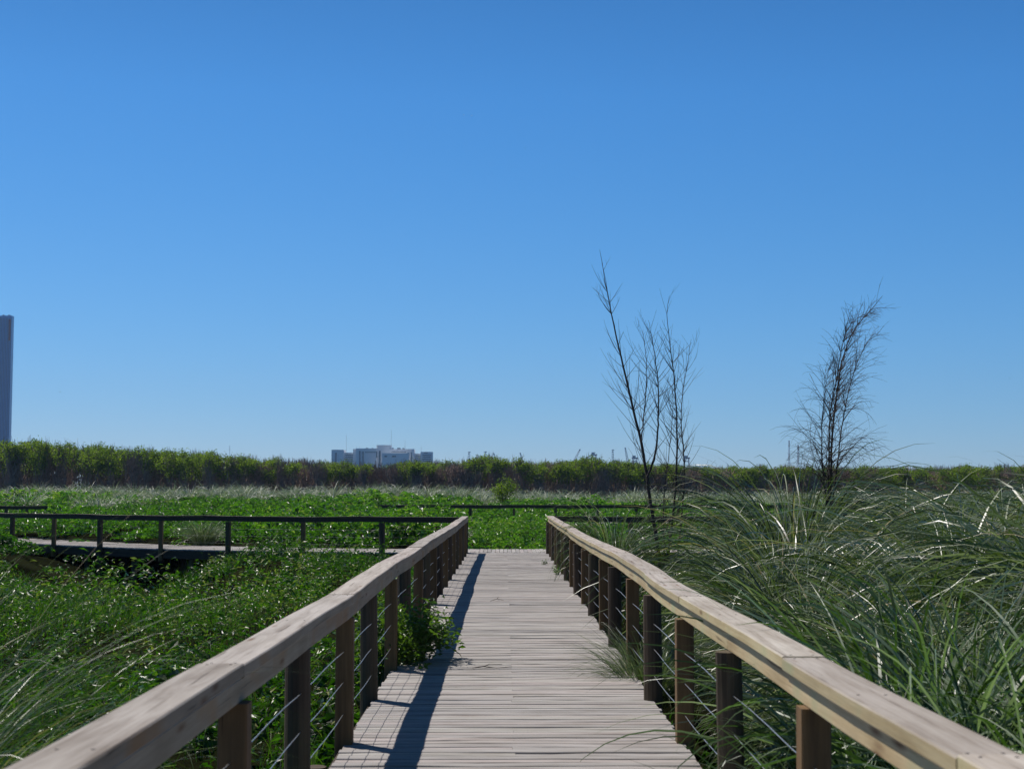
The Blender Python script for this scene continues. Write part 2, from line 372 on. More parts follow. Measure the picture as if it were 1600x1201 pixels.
scatter(40, 62, 3.2, 44, .20, .42, .20, .62, .11, .21)
scatter(62, 90, 1.5, 44, .30, .60, .25, .65, .16, .28)
scatter(90, 150, .75, 34, .45, .90, .3, .7, .22, .40)
P_, L_, W_, T_ = np.vstack(Ps), np.concatenate(Ls), np.concatenate(Ws), np.concatenate(Ts)
N_ = np.vstack(Ns); near = P_[:, 1] < 45
o = link('leafy_weeds', leaf_mesh('leafy_weeds', P_[near], L_[near], W_[near], M['leaf'], T_[near], .7, nrm=N_[near]))
tag(o, 'low mat of dark green leafy weeds on the near side of the crossing walk', 'weeds', kind='stuff')
o = link('leafy_weeds', leaf_mesh('leafy_weeds_beyond', P_[~near], L_[~near], W_[~near], M['broadleaf'], T_[~near], .75, five=False, nrm=N_[~near]))
tag(o, 'bright green broad-leaved weeds covering the marsh beyond the crossing walk', 'weeds', kind='stuff')

# fine grass among the weeds, left of the walk
n = 70000
y = 3 + 37 * rng.random(n) ** 1.5; x = -1.25 - rng.random(n) * (.36 * y + 3)
pn = fbm(x, y, 1, 8); k = rng.random(n) < np.clip(.45 + .9 * pn + .35 * (y < 11), .03, 1)
x, y = x[k], y[k]; n = len(x)
P = np.stack([x, y, veg_top(x, y) - .2], 1)
V = blade_verts(P, rng.uniform(0, 6.28, n), rng.uniform(.0, .5, n), rng.uniform(.2, .62, n), rng.uniform(.2, 1.8, n), rng.uniform(.004, .009, n), 4)
o = link('marsh_grass', blade_mesh('marsh_grass', V, n, 4, M['fine'], np.clip(rng.normal(.5, .25, n), 0, 1)))
tag(o, 'thin wild grass growing through the weeds left of the boardwalk', 'grass', kind='stuff')

# ------------------------------------------------------------------ main boardwalk
def decking(mb, rows, length_axis='x'):
    for (a, b, wdt, th) in rows:
        a = np.array(a); b = np.array(b); k = 6
        t = np.linspace(0, 1, k)[:, None]
        p = a * (1 - t) + b * t
        along = (b - a) / np.linalg.norm(b - a); side = np.cross(along, (0, 0, 1))
        p = p + side * rng.normal(0, .0022, (k, 1)) + np.array([0, 0, 1.]) * rng.normal(0, .0016, (k, 1))
        tilt = random.gauss(0, .018); prof = rect(wdt, th, .004) ; c_, s_ = math.cos(tilt), math.sin(tilt)
        prof = np.stack([prof[:, 0] * c_ - prof[:, 1] * s_, prof[:, 0] * s_ + prof[:, 1] * c_], 1)
        mb.sweep(p, prof, tint=random.random())

bw = empty('boardwalk', (0, 0, 0)); tag(bw, 'straight timber boardwalk of grey weathered cross planks running away between two handrails', 'boardwalk')
mb = MB(); PITCHP = .112; Y = -2.0
rows = []
while Y < 40.42:
    j = .055 + random.gauss(0, .004)
    l, r = -1.03 + random.gauss(0, .006), 1.15 + random.gauss(0, .006); z = -.019 + random.gauss(0, .0022)
    wd = PITCHP - random.uniform(.010, .019)
    if random.random() < .25:
        rows += [((l, Y, z), (j - .0007, Y, z), wd, .038), ((j + .0007, Y, z + random.gauss(0, .002)), (r, Y, z), PITCHP - random.uniform(.010, .019), .038)]
    else: rows.append(((l, Y, z), (r, Y, z), wd, .038))
    Y += PITCHP
decking(mb, rows)
Y = -2.0
while Y < 40.42:
    for sx in ():
        for dy in (-.028, .028):
            x_, y_ = sx + random.gauss(0, .006), Y + dy + random.gauss(0, .003)
            mb.sweep([(x_, y_, -.004), (x_, y_, .0045)], ngon(.0032, 6), (0, 1, 0), mi=1)
    Y += PITCHP
mb.build('decking', [M['deck'], M['nail']], bw)
for sx in (-.86, .02, .98):
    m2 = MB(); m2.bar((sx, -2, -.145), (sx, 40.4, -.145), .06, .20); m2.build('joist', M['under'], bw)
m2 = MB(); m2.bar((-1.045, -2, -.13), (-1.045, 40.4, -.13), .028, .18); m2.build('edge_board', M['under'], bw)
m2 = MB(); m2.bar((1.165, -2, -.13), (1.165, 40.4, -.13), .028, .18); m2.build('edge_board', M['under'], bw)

# crossing walk
def poly_resample(xy, step):
    xy = np.asarray(xy, float); d = np.concatenate([[0], np.cumsum(np.linalg.norm(np.diff(xy, axis=0), axis=1))])
    s = np.arange(0, d[-1], step); p = np.stack([np.interp(s, d, xy[:, i]) for i in range(2)], 1)
    q = np.stack([np.interp(np.minimum(s + .3, d[-1]), d, xy[:, i]) for i in range(2)], 1) - np.stack([np.interp(np.maximum(s - .3, 0), d, xy[:, i]) for i in range(2)], 1)
    return p, q / (np.linalg.norm(q, axis=1)[:, None] + 1e-9)
cw = empty('boardwalk', (0, 42, 0)); tag(cw, 'crossing timber walkway at the far end of the straight boardwalk', 'boardwalk')
CWXY = np.stack([CRX, CRY], 1)
p, tq = poly_resample(CWXY, .112)
rows = []
for a, t_ in zip(p, tq):
    nrm_ = np.array([-t_[1], t_[0]]); b = a + nrm_ * CW
    z = -.019 + random.gauss(0, .002)
    rows.append(((a[0], a[1] + .03 + random.gauss(0, .008), z), (b[0], b[1], z), .103, .038))
mb = MB(); decking(mb, rows); o = mb.build('decking', M['deck'], cw); o.location = (0, -42, 0)
p2, t2 = poly_resample(CWXY, 1.0)
for off in (.06, 1.2, 2.35):
    pts = [(a[0] - t_[1] * off, a[1] + t_[0] * off, -.16) for a, t_ in zip(p2, t2)]
    m2 = MB(); m2.sweep(pts, rect(.06, .22)); o = m2.build('joist', M['under'], cw); o.location = (0, -42, 0)
p3, t3 = poly_resample(CWXY, 2.4)
for a, t_ in zip(p3, t3):
    if abs(a[0]) < 1.3: continue
    for off in (.3, 2.2):
        m2 = MB(); q = (a[0] - t_[1] * off, a[1] + t_[0] * off)
        m2.tube([(q[0], q[1], -1.4), (q[0], q[1], -.27)], [.09, .085], 10); o = m2.build('pile', M['pile'], cw); o.location = (0, -42, 0)

# ------------------------------------------------------------------ railings of the straight walk
ZL = np.array([(2.0, .985), (3.3, .985), (4.65, .951), (5.9, .949), (8, .948), (9.6, .938), (11.2, .952), (12.5, .963), (14.2, .975), (16.5, .963), (20, .975), (24.5, .968), (29.1, .943), (33, .965), (37, .985), (40.2, 1.0)])
ZR = np.array([(2.0, .955), (3.2, .95), (3.83, .948), (5, .946), (5.86, .921), (6.36, .93), (7, .924), (7.9, .939), (10, .914), (11.3, .944), (13.2, .976), (16.2, .990), (18.2, .966), (22.1, .928), (25, .94), (28, .962), (35.7, .971), (40.2, 1.01)])
def smooth(tab, Y):
    v = np.zeros_like(Y)
    for dy in (-.9, -.45, 0, .45, .9): v += np.interp(Y + dy, tab[:, 0], tab[:, 1]) / 5
    return .955 + .62 * (v - .955)
POSTS = [1.75 + 2.0 * k for k in range(20)]          # square, round, square ...
def railing(side, tab, label, mat):
    r = empty('handrail', (side * 1.05 + (.08 if side > 0 else 0), 20, 0)); tag(r, label, 'railing', 'timber and wire handrails of the straight boardwalk')
    base = Vector(r.location)
    def put(m, name, mats, smooth_=False):
        o = m.build(name, mats, r, smooth_); o.location = -base; return o
    xi = -.987 if side < 0 else 1.12                   # inner edge of the cap board
    xc = xi + side * .088
    wob = lambda Y: .006 * np.sin(Y * .9 + side) + .005 * np.sin(Y * 2.1)
    edges = [-1.2] + [1.75 + 2.0 * k + random.uniform(-.05, .05) for k in range(0, 20, 2)] + [40.2]
    if side > 0: edges = [-1.2, 1.8, 3.75, 6.1, 9.7, 12.0, 15.75, 19.7, 23.8, 27.8, 31.8, 35.8, 40.2]
    for a, b in zip(edges[:-1], edges[1:]):
        Yp = np.linspace(a + .0015, b - .0015, max(4, int((b - a) / .4)))
        lift = random.uniform(-.004, .004)
        pts = np.stack([xc + wob(Yp) + random.uniform(-.004, .004), Yp, smooth(tab, Yp) - .026 + lift], 1)
        m = MB(); m.sweep(pts, rect(.176, .052, .005))
        for q_, dy in ((pts[0], .045), (pts[-1], -.045), (pts[len(pts) // 2], 0)):
            for dx in (-.045, .045):
                yy = q_[1] + dy; zz = float(np.interp(yy, pts[:, 1], pts[:, 2])) + .026
                m.sweep([(q_[0] + dx, yy, zz - .004), (q_[0] + dx, yy, zz + .0015)], ngon(.0055, 8), (0, 1, 0), mi=1)
        put(m, 'cap_board', [mat, M['nail']])
    e2 = [-1.2] + [3.75 + 4.0 * k for k in range(0, 10)] + [40.1]
    for a, b in zip(e2[:-1], e2[1:]):
        Yp = np.linspace(a + .002, b - .002, max(4, int((b - a) / .4)))
        ins = .014 if side < 0 else .022
        pts = np.stack([np.full_like(Yp, xi + side * (ins + .055)) + wob(Yp), Yp, smooth(tab, Yp) - .055 - .046], 1)
        m = MB(); m.sweep(pts, rect(.11, .09, .004)); put(m, 'rail_beam', mat)
    for i, Yp in enumerate(POSTS):
        Yp = Yp - .05 + random.uniform(-.06, .06); zt = float(smooth(tab, np.array([Yp]))[0]) - .147
        if side < 0: Yp += .05
        m = MB(); lx = random.gauss(0, .006)
        if i % 2 == 0:
            x = -1.034 if side < 0 else 1.156
            x += random.gauss(0, .004)
            m.sweep([(x, Yp, -.30), (x + lx, Yp, zt)], rect(.112, .112, .006), (0, 1, 0)); put(m, 'square_post', M['post'])
        else:
            x = -1.058 if side < 0 else 1.150
            rr = random.uniform(.066, .074)
            m.sweep([(x - lx, Yp, -1.4), (x, Yp, -.2), (x + lx * .5, Yp, .4), (x + lx, Yp, zt)], ngon(rr, 14, .03), (0, 1, 0), [1.05, 1.02, 1, .97]); put(m, 'round_post', M['pile'], False)
    xw = -1.036 if side < 0 else 1.152
    for hz in (.19, .39, .59):
        Yp = np.linspace(-1.2, 39.9, 80)
        pts = np.stack([np.full_like(Yp, xw), Yp, hz + .006 * np.sin(Yp * 3.1 + hz * 9) + (smooth(tab, Yp) - .95) * .8], 1)
        m = MB(); m.tube(pts, np.full(80, .0023), 6); put(m, 'wire_strand', M['steel'], True)
    return r
railing(-1, ZL, 'left handrail of the straight boardwalk, its inner side in grey shade', M['railshade'])
railing(1, ZR, 'right handrail of the straight boardwalk, its inner side pale yellow in sun beside tall grass', M['rail'])

# ------------------------------------------------------------------ railings of the crossing walk and of the walk beyond
def fence(pts, posts, label, zr=.95, grp=None, mat='backlitrail', sec=(.15, .05, .10, .10), dark=False, deckless=True, wires=True):
    """pts: xy polyline of the rail; posts: list of xy"""
    c = np.mean(np.array(pts), 0); r = empty('handrail', (c[0], c[1], 0)); tag(r, label, 'railing', grp)
    def put(m, name, mats):
        o = m.build(name, mats, r); o.location = (-c[0], -c[1], 0)
    q, _ = poly_resample(pts, .8); q = np.vstack([q, pts[-1]])
    z = zr + .008 * np.sin(q[:, 0] * 1.3) + .006 * np.sin(q[:, 0] * 2.9 + 1)
    m = MB(); m.sweep(np.column_stack([q, z - sec[1] / 2]), rect(sec[0], sec[1], .004)); put(m, 'cap_board', M[mat])
    m = MB(); m.sweep(np.column_stack([q, z - sec[1] - .002 - sec[3] / 2]), rect(sec[2], sec[3], .004)); put(m, 'rail_beam', M[mat])
    for i, (x, y) in enumerate(posts):
        m = MB(); zt = zr - sec[1] - sec[3] - .01
        if i % 2: m.sweep([(x, y, -.35), (x, y, zt)], rect(.12, .12, .006), (0, 1, 0)); put(m, 'square_post', M['post'])
        else: m.sweep([(x, y, -1.4), (x, y, -.2), (x, y, zt)], ngon(random.uniform(.078, .09), 12, .03), (0, 1, 0)); put(m, 'round_post', M['pile'])
    if wires:
        for hz in (.2, .4, .6):
            m = MB(); m.tube(np.column_stack([q, np.full(len(q), hz)]), np.full(len(q), .0016), 5); put(m, 'wire_strand', M['steel'])
pl = [(at(px, 800, D).x, D + .0) for px, D in ((-90, 52.5), (-40, 50.5), (20, 48.5), (85, 46.6), (157, 44.8), (252, 43.2), (357, 42.0), (474, 41.2), (597, 40.6), (718, 40.35))]
fence(pl, [pl[i] for i in (0, 1, 2, 3, 4, 5, 6, 7, 8)] + [(-1.28, 40.4)], 'dark handrail on the left arm of the crossing walkway, curving away over the weeds', .96, 'handrails of the crossing walkway')
pr = [(at(px, 800, D).x, D) for px, D in ((868, 40.35), (985, 40.5), (1110, 40.6), (1235, 40.9), (1360, 41.4), (1490, 42), (1620, 42.8), (1760, 43.8))]
fence(pr, pr[:], 'dark handrail on the right arm of the crossing walkway, mostly hidden behind tall grass', .97, 'handrails of the crossing walkway')

# walkway beyond, with its own handrail
FY = 80.0
fx = [at(px, 800, FY).x for px in (600, 735, 803, 868, 934, 994, 1060, 1128, 1200, 1275, 1350, 1425, 1500, 1575, 1660)]
fw = empty('boardwalk', (8, FY + 1.2, 0)); tag(fw, 'distant walkway seen edge-on as a thin pale line among the weeds', 'boardwalk')
mb = MB(); rows = []
X = fx[1] - 1.2
while X < fx[-1]:
    rows.append(((X, FY + .05, -.019), (X, FY + 2.4, -.019), .104, .038)); X += .112
for a, b, w_, t_ in rows: mb.bar(a, b, w_, t_)
o = mb.build('decking', M['deck'], fw); o.location = (-8, -FY - 1.2, 0)
for off in (.08, 2.3):
    m2 = MB(); m2.bar((fx[1] - 1.2, FY + off, -.15), (fx[-1], FY + off, -.15), .06, .2); o = m2.build('joist', M['under'], fw); o.location = (-8, -FY - 1.2, 0)
fpts = [(fx[0] - .4, FY + 1.2), (fx[1], FY)] + [(x, FY) for x in fx[2:]]
fence(fpts, [(x, FY) for x in fx[1:]], 'distant brown handrail of the far walkway, beyond the end of the straight boardwalk', .97, None, 'backlitrail', (.17, .06, .12, .12), wires=False)
lx = [at(px, 790, 77).x for px in (-120, -55, 10, 42, 74)]
fence([(x, 77) for x in lx], [(x, 77) for x in lx[:4]], 'short stretch of distant handrail at the far left behind the pale grasses', .95, None, 'backlitrail', (.17, .06, .12, .12))

# ------------------------------------------------------------------ tall grass tussocks
def tussock_mesh(name, nb, L0, L1, wd0, wd1, rad, mat, seg=9, lean=(.05, .75), droop=(.7, 2.1), pw=(1.0, 1.9)):
    n = nb
    rr = rad * np.sqrt(rng.random(n)); a0 = rng.uniform(0, 6.28, n)
    P = np.stack([rr * np.cos(a0), rr * np.sin(a0), np.zeros(n)], 1)
    az = a0 + rng.normal(0, .55, n); L = rng.uniform(L0, L1, n)
    le = rng.uniform(*lean, n) * (.35 + .65 * rr / rad); dr = rng.uniform(*droop, n)
    V = blade_verts(P, az, le, L, dr, rng.uniform(wd0, wd1, n), seg, .7, pw)
    return blade_mesh(name, V, n, seg, mat, np.clip(rng.beta(1.5, 1.75, n) * (rng.random(n) > .03) + (rng.random(n) > .975), 0, 1))
TUS = [tussock_mesh('grass_tussock', 1000, 1.2, 3.0, .011, .026, .20 + .05 * i, M['blade'], 11, (.02, .38 + .06 * i), (1.5, 3.1)) for i in range(5)]
TUSN = [tussock_mesh('narrow_tussock', 760, .8, 2.0, .009, .020, .20, M['blade'], 10, (.02, .32), (1.2, 3.0)) for i in range(2)]
TUSL = tussock_mesh('long_thin_tussock', 1100, 1.2, 2.7, .003, .0065, .40, M['blade'], 12, (.02, .45), (.8, 2.6))
M['wide'] = leaf_mat('wide_grass_blade', [(0, (.014, .032, .010)), (.35, (.04, .075, .026)), (.65, (.12, .175, .095)), (1, (.30, .36, .25))], .38, .24, (.14, .30, .02), .5)
TUSM = tussock_mesh('long_thin_tussock', 1000, 1.2, 2.7, .003, .0065, .40, M['fine'], 12, (.02, .45), (.8, 2.6))
TUSW = [tussock_mesh('wide_blade_tussock', 480, 1.1, 2.7, .017, .033, .26, M['wide'], 14, (.02, .42), (.9, 2.7), (1.2, 2.4)) for i in range(2)]
TUSF = [tussock_mesh('thin_tussock', 1000, .7, 1.4, .004, .009, .22, M['blade'], 7) for i in range(2)]
gi = 0
def tussock(me, x, y, s, label, group=None, z=None, sz=None):
    global gi; gi += 1
    o = link('grass_tussock', me); o.location = (x, y, (-.72 if z is None else z)); o.rotation_euler = (0, 0, gi * 2.4)
    o.scale = (s, s, s if sz is None else sz); tag(o, label, 'grass tussock', group); return o
GR = 'tall grass tussocks massed right of the boardwalk'
# the dense stand right of the walk
GEN = 'arching grey-green grass tussock massed in the dense stand behind the right handrail'
stand = []
random.seed(21)
for yy in np.arange(9.8, 38, 1.75):
    xmin = max(2.9, .175 * yy); xmax = .345 * yy + 2.5
    xx = xmin + random.uniform(0, .5)
    while xx < xmax:
        stand.append((xx, yy + random.uniform(-.5, .5)))
        xx += random.uniform(1.35, 2.1) * (1 + .012 * yy)
for i, (x, y) in enumerate(stand):
    px = W0 / 2 + x / y * F
    top = np.interp(px, [1100, 1150, 1190, 1230, 1300, 1400, 1480, 1600], [880, 840, 790, 742, 742, 752, 752, 742])   # skyline of the stand in the photo
    zt = 1.6 + (770 - top) / F * y
    s = min(1.6, max(.5, (zt + .72) / (1.6 if px < 1290 else 1.85) * random.uniform(.76, 1.06)))
    tussock(random.choice(TUS) if px > 1240 and x > 3.3 else random.choice(TUSN), x, y, min(1.2, max(.75, s)), GEN, GR, sz=s)
tussock(TUSW[0], 2.45, 7.0, .92, 'broad-bladed tussock nearest the camera behind the right handrail', GR, -.75)
tussock(TUSW[1], 2.2, 8.1, .95, 'upright broad-bladed tussock glinting in sun amid the right-hand grass', GR, -.72)
tussock(TUSW[0], 1.62, 6.9, .64, 'tussock spilling long blades through the right handrail wires near the camera', GR, -.75)
tussock(TUSW[1], 2.35, 5.6, .72, 'broad-bladed tussock at the lower right corner beside the handrail', GR, -.75)
tussock(TUSW[1], 3.0, 9.6, .95, 'broad-bladed tussock behind the sunlit upright one in the right-hand grass', GR, -.72)
tussock(TUSW[0], 3.05, 7.4, .9, 'tall broad-bladed tussock cut by the right edge of the photo', GR, -.75)
tussock(TUSN[1], 2.35, 12.2, .72, 'low narrow tussock close behind the right handrail beyond its second round post', GR, -.75)
tussock(TUSN[0], 2.5, 16.5, .7, 'low narrow tussock close behind the right handrail, in front of the forked sapling', GR, -.75)
tussock(TUSN[0], 2.5, 20.5, .62, 'short narrow tussock at the foot of the forked bare sapling', GR, -.75)
tussock(TUSF[0], 1.75, 8.2, .7, 'thin-bladed tussock leaning under the right handrail beside a round post', GR, -.6)
tussock(TUS[0], 2.0, 27.5, .62, 'dark upright tussock by the far end of the right handrail, beside the forked sapling', GR, -.6, 1.12)
tussock(TUSF[1], 1.27, 13.3, .72, 'light green grass tuft spilling through the right handrail onto the deck', None, -.28)
tussock(TUSF[0], 1.55, 15.6, .5, 'small grass tuft at the deck edge behind the tuft on the deck', None, -.4)
# left edge, near the camera
tussock(TUSL, -2.75, 5.9, 1.0, 'blurred tall tussock at the left edge close to the camera, in front of the weeds', 'tall tussocks at the left edge', -.65)
tussock(TUSM, -3.3, 7.4, .95, 'tall tussock at the left edge standing behind the blurred one', 'tall tussocks at the left edge', -.6)
tussock(TUSF[0], -9.3, 46.2, 1.0, 'lone pale grass tuft among glossy weeds behind the left handrail of the crossing walkway', None, -.1)
tussock(TUSF[1], -1.4, 47.0, .55, 'small dry straw-coloured tuft beyond the end of the left handrail', None, .05)

# pale grass band in front of the wood: one mass
Pn = []
for i in range(520):
    y_ = random.uniform(126, 152); x_ = random.uniform(-.37 * y_, .37 * y_)
    Pn.append((x_, y_, random.uniform(.7, 1.1)))
for i in range(60): Pn.append((random.uniform(-44, -26), random.uniform(98, 126), random.uniform(.6, .9)))
nb = 90; B, AZ, LE, LL, DR, WD = [], [], [], [], [], []
for x_, y_, s_ in Pn:
    r_ = .55 * np.sqrt(rng.random(nb)); a_ = rng.uniform(0, 6.28, nb)
    B.append(np.stack([x_ + r_ * np.cos(a_), y_ + r_ * np.sin(a_), np.full(nb, float(veg_top(x_, y_)) - .25)], 1)); AZ.append(a_)
    LE.append(rng.uniform(.05, .7, nb)); LL.append(rng.uniform(.9, 2.2, nb) * s_); DR.append(rng.uniform(.8, 2.4, nb)); WD.append(rng.uniform(.03, .055, nb))
B, AZ, LE, LL, DR, WD = map(np.concatenate, (B, AZ, LE, LL, DR, WD))
tn = np.repeat(rng.normal(.5, .12, len(Pn)), nb) + rng.normal(0, .22, len(B))
V = blade_verts(B, AZ, LE, LL, DR, WD, 4, .6)
o = link('pale_grass', blade_mesh('pale_grass', V, len(B), 4, M['paleblade'], np.clip(tn, 0, 1)))
tag(o, 'band of pale grey-green tall grass in front of the distant wood', 'grass', kind='stuff')

# ------------------------------------------------------------------ bare saplings
def twig_path(p, d, L, bend, k=5, wig=.03):
    pts = [np.array(p, float)]; d = np.array(d, float); d /= np.linalg.norm(d)
    for i in range(k):
        d = d + np.array(bend) / k + rng.normal(0, wig, 3); d /= np.linalg.norm(d); pts.append(pts[-1] + d * L / k)
    return pts
ANG = (.45, 1.0)
def sapling(name, label, stems, D, base_z, tw, bend, sub, Lr, r0, spread=1.0):
    b = at(stems[0][0][0][0], stems[0][0][0][1], D); root = empty(name, (b.x, b.y, base_z)); tag(root, label, 'bare tree')
    inv = -Vector(root.location)
    tm = MB(); nt_ = 0
    for path, rad, dd in stems:
        P = []
        for i, (px, py) in enumerate(path): P.append(np.array(at(px, py, D + dd * i / len(path))))
        if P[0][2] > base_z and path[0][1] > 795: P.insert(0, np.array([P[0][0] * .5 + b.x * .5, P[0][1], base_z]))
        P = np.array(P)
        # smooth resample
        d = np.concatenate([[0], np.cumsum(np.linalg.norm(np.diff(P, axis=0), axis=1))]); s = np.linspace(0, d[-1], 36)
        Q = np.stack([np.interp(s, d, P[:, i]) for i in range(3)], 1)
        Q[1:-1] = (Q[:-2] + 2 * Q[1:-1] + Q[2:]) / 4; Q[1:-1] += rng.normal(0, .004, Q[1:-1].shape)
        f = s / d[-1]; rr = rad * .85 * (1 - f) ** .9 + .0022
        m = MB(); m.tube(Q, rr, 8); o = m.build('trunk', M['bark'], root, True); o.location = inv
        T = np.gradient(Q, axis=0); T /= np.linalg.norm(T, axis=1)[:, None]
        for k in range(int(tw * d[-1])):
            u = random.uniform(.12, .98); i = int(u * 35)
            a = random.uniform(0, 6.28); o_ = np.array([math.cos(a), .7 * math.sin(a), 0])
            ang = random.uniform(*ANG) * (1 if u < .55 else spread); dr = T[i] * math.cos(ang) + o_ * math.sin(ang)
            L = random.uniform(*Lr) * (1.08 - .75 * u)
            tp = twig_path(Q[i], dr, L, bend(u), 7)
            tm.tube(tp, np.linspace(min(.0045, rr[i] * .5) + .0005, .0012, 8), 4)
            for _ in range(random.randint(*sub)):
                j = random.randint(2, 5); dd_ = np.array(tp[j + 1]) - np.array(tp[j]); dd_ /= np.linalg.norm(dd_)
                a2 = rng.normal(0, 1, 3); d2 = dd_ + .8 * a2 / np.linalg.norm(a2)
                q = twig_path(tp[j], d2, L * random.uniform(.25, .55), bend(u), 4)
                tm.tube(q, np.linspace(.0022, .0011, 5), 3)
    o = tm.build('twigs', M['twig'], root); o.location = inv
random.seed(5)
S1 = [
    ([(1031, 880), (1027, 850), (1018, 795), (1011, 745), (1002, 690), (990, 640), (978, 590), (966, 540), (955, 490), (946, 440), (939, 405), (937, 390)], .044, .3),
    ([(1043, 875), (1050, 820), (1056, 760), (1058, 700), (1057, 640), (1051, 570), (1044, 520), (1041, 480), (1046, 462)], .030, -.5),
    ([(1058, 872), (1066, 800), (1070, 740), (1068, 700), (1063, 655), (1068, 600), (1076, 560), (1080, 530)], .022, .4),
    ([(1011, 745), (1019, 727), (1026, 700), (1029, 645), (1028, 590), (1021, 540), (1013, 500)], .020, -.2),
    ([(1038, 872), (1036, 800), (1041, 740), (1047, 690), (1052, 640), (1050, 600)], .014, .5),
    ([(1002, 690), (1006, 650), (1010, 600), (1010, 560), (1005, 520)], .012, .5),
]
sapling('bare_sapling', 'tall leafless many-stemmed sapling forking just behind the right handrail', S1, 25, -.75, 11, lambda u: (random.uniform(-.25, .25), 0, random.uniform(-.1, .75)), (0, 2), (.6, 1.45), .04)
S2 = [
    ([(1297, 800), (1298, 740), (1299, 690), (1304, 640), (1311, 590), (1316, 560), (1326, 530), (1341, 505), (1360, 485), (1379, 462)], .034, .2),
    ([(1293, 800), (1295, 740), (1295, 680), (1297, 640), (1305, 600), (1311, 570), (1314, 545), (1321, 520), (1336, 496), (1368, 484)], .026, -.3),
    ([(1300, 790), (1309, 720), (1316, 660), (1326, 610), (1338, 570), (1352, 540), (1366, 520)], .014, .5),
    ([(1292, 790), (1284, 720), (1284, 660), (1290, 600), (1300, 560)], .012, -.5),
]
sapling('bare_sapling', 'leafless bushy sapling with drooping twigs rising out of the grass on the right', S2, 24, -.75, 25, lambda u: (random.uniform(-.5, .8) if u > .55 else random.uniform(-.9, .9), random.uniform(-.5, .5), random.uniform(-2.2, .4) if u < .6 else random.uniform(-1.3, .5)), (1, 4), (.6, 1.35), .03, .62)

# ------------------------------------------------------------------ leafy bush over the deck edge, small weeds
def bush(name, label, x, y, z, H, rx, ry, nst, nl, lsz, cat='bush', lean=(0, 0), mat='bushleaf', jit=.045):
    root = empty(name, (x, y, z)); tag(root, label, cat)
    sm = MB(); P = []; 
    for i in range(nst):
        a = random.uniform(0, 6.28); q = math.sqrt(random.random())
        tip = np.array([rx * q * math.cos(a) + lean[0], ry * q * math.sin(a) + lean[1], H * random.uniform(.55, 1) * (1 - .35 * q)])
        b0 = np.array([rx * .25 * math.cos(a), ry * .25 * math.sin(a), 0])
        pts = [b0 * (1 - t) + tip * t + np.array([0, 0, .25 * H * math.sin(math.pi * t) * q]) for t in np.linspace(0, 1, 6)]
        sm.tube(pts, np.linspace(.005, .0015, 6), 4)
        for _ in range(nl):
            t = random.uniform(.25, 1.03); k = min(4, int(t * 5)); f = t * 5 - k
            P.append(pts[k] * (1 - f) + pts[k + 1] * f + rng.normal(0, jit * H + .015, 3))
    P = np.array(P); n = len(P); L = rng.uniform(.6, 1.2, n) * lsz
    sm.build('stems', M['stem'], root)
    link('foliage', leaf_mesh('foliage', P, L, L * rng.uniform(.3, .48, n), M[mat], np.clip(rng.normal(.5, .22, n), 0, 1), .9), root)
bush('leafy_bush', 'leafy green bush growing up past the left handrail and over the deck edge', -1.12, 14.4, -.3, 1.0, .50, .8, 90, 44, .085, lean=(.14, 0))
bush('weed', 'small bright weed at the foot of a right handrail post', 1.03, 29.4, -.05, .26, .12, .15, 8, 9, .06, 'weed')
bush('weed', 'tiny weed sprouting from the deck near the far right posts', .88, 33.5, -.02, .16, .10, .1, 6, 7, .05, 'weed')
bush('shrub', 'lone bright green shrub in front of the wood, standing among the pale grass', at(787, 780, 124).x, 124, .2, 3.1, 1.0, .95, 34, 40, .22, 'shrub', lean=(.12, 0), mat='treeleaf', jit=.075)
m = MB(); tw_ = [(-.30, 13.75, .012), (-.2, 13.8, .02), (-.08, 13.74, .012), (.06, 13.83, .015)]
m.tube(tw_, [.004, .004, .003, .002], 6); m.tube([tw_[1], (-.14, 13.9, .03), (-.03, 13.94, .02)], [.004, .003, .002], 5)
tag(m.build('fallen_twig', M['bark'], None, True), 'dark fallen twig lying on the deck beside the leafy bush', 'twig')
m = MB(); tw_ = [(-.22, 22.2, .012), (-.12, 22.4, .03), (-.02, 22.35, .012)]
m.tube(tw_, [.003, .004, .002], 6); m.tube([tw_[1], (-.1, 22.6, .05)], [.005, .002], 5)
tag(m.build('fallen_twig', M['bark'], None, True), 'small fallen twig on the deck between the rail shadow and the middle, far along', 'twig')
m = MB(); m.sweep([(-1.19, 9.45, -1.3), (-1.19, 9.45, -.10)], ngon(.075, 14, .02), (0, 1, 0)); 
tag(m.build('timber_stump', M['pile'], None), 'short sawn-off timber pile head beside a square post on the left deck edge', 'pile')

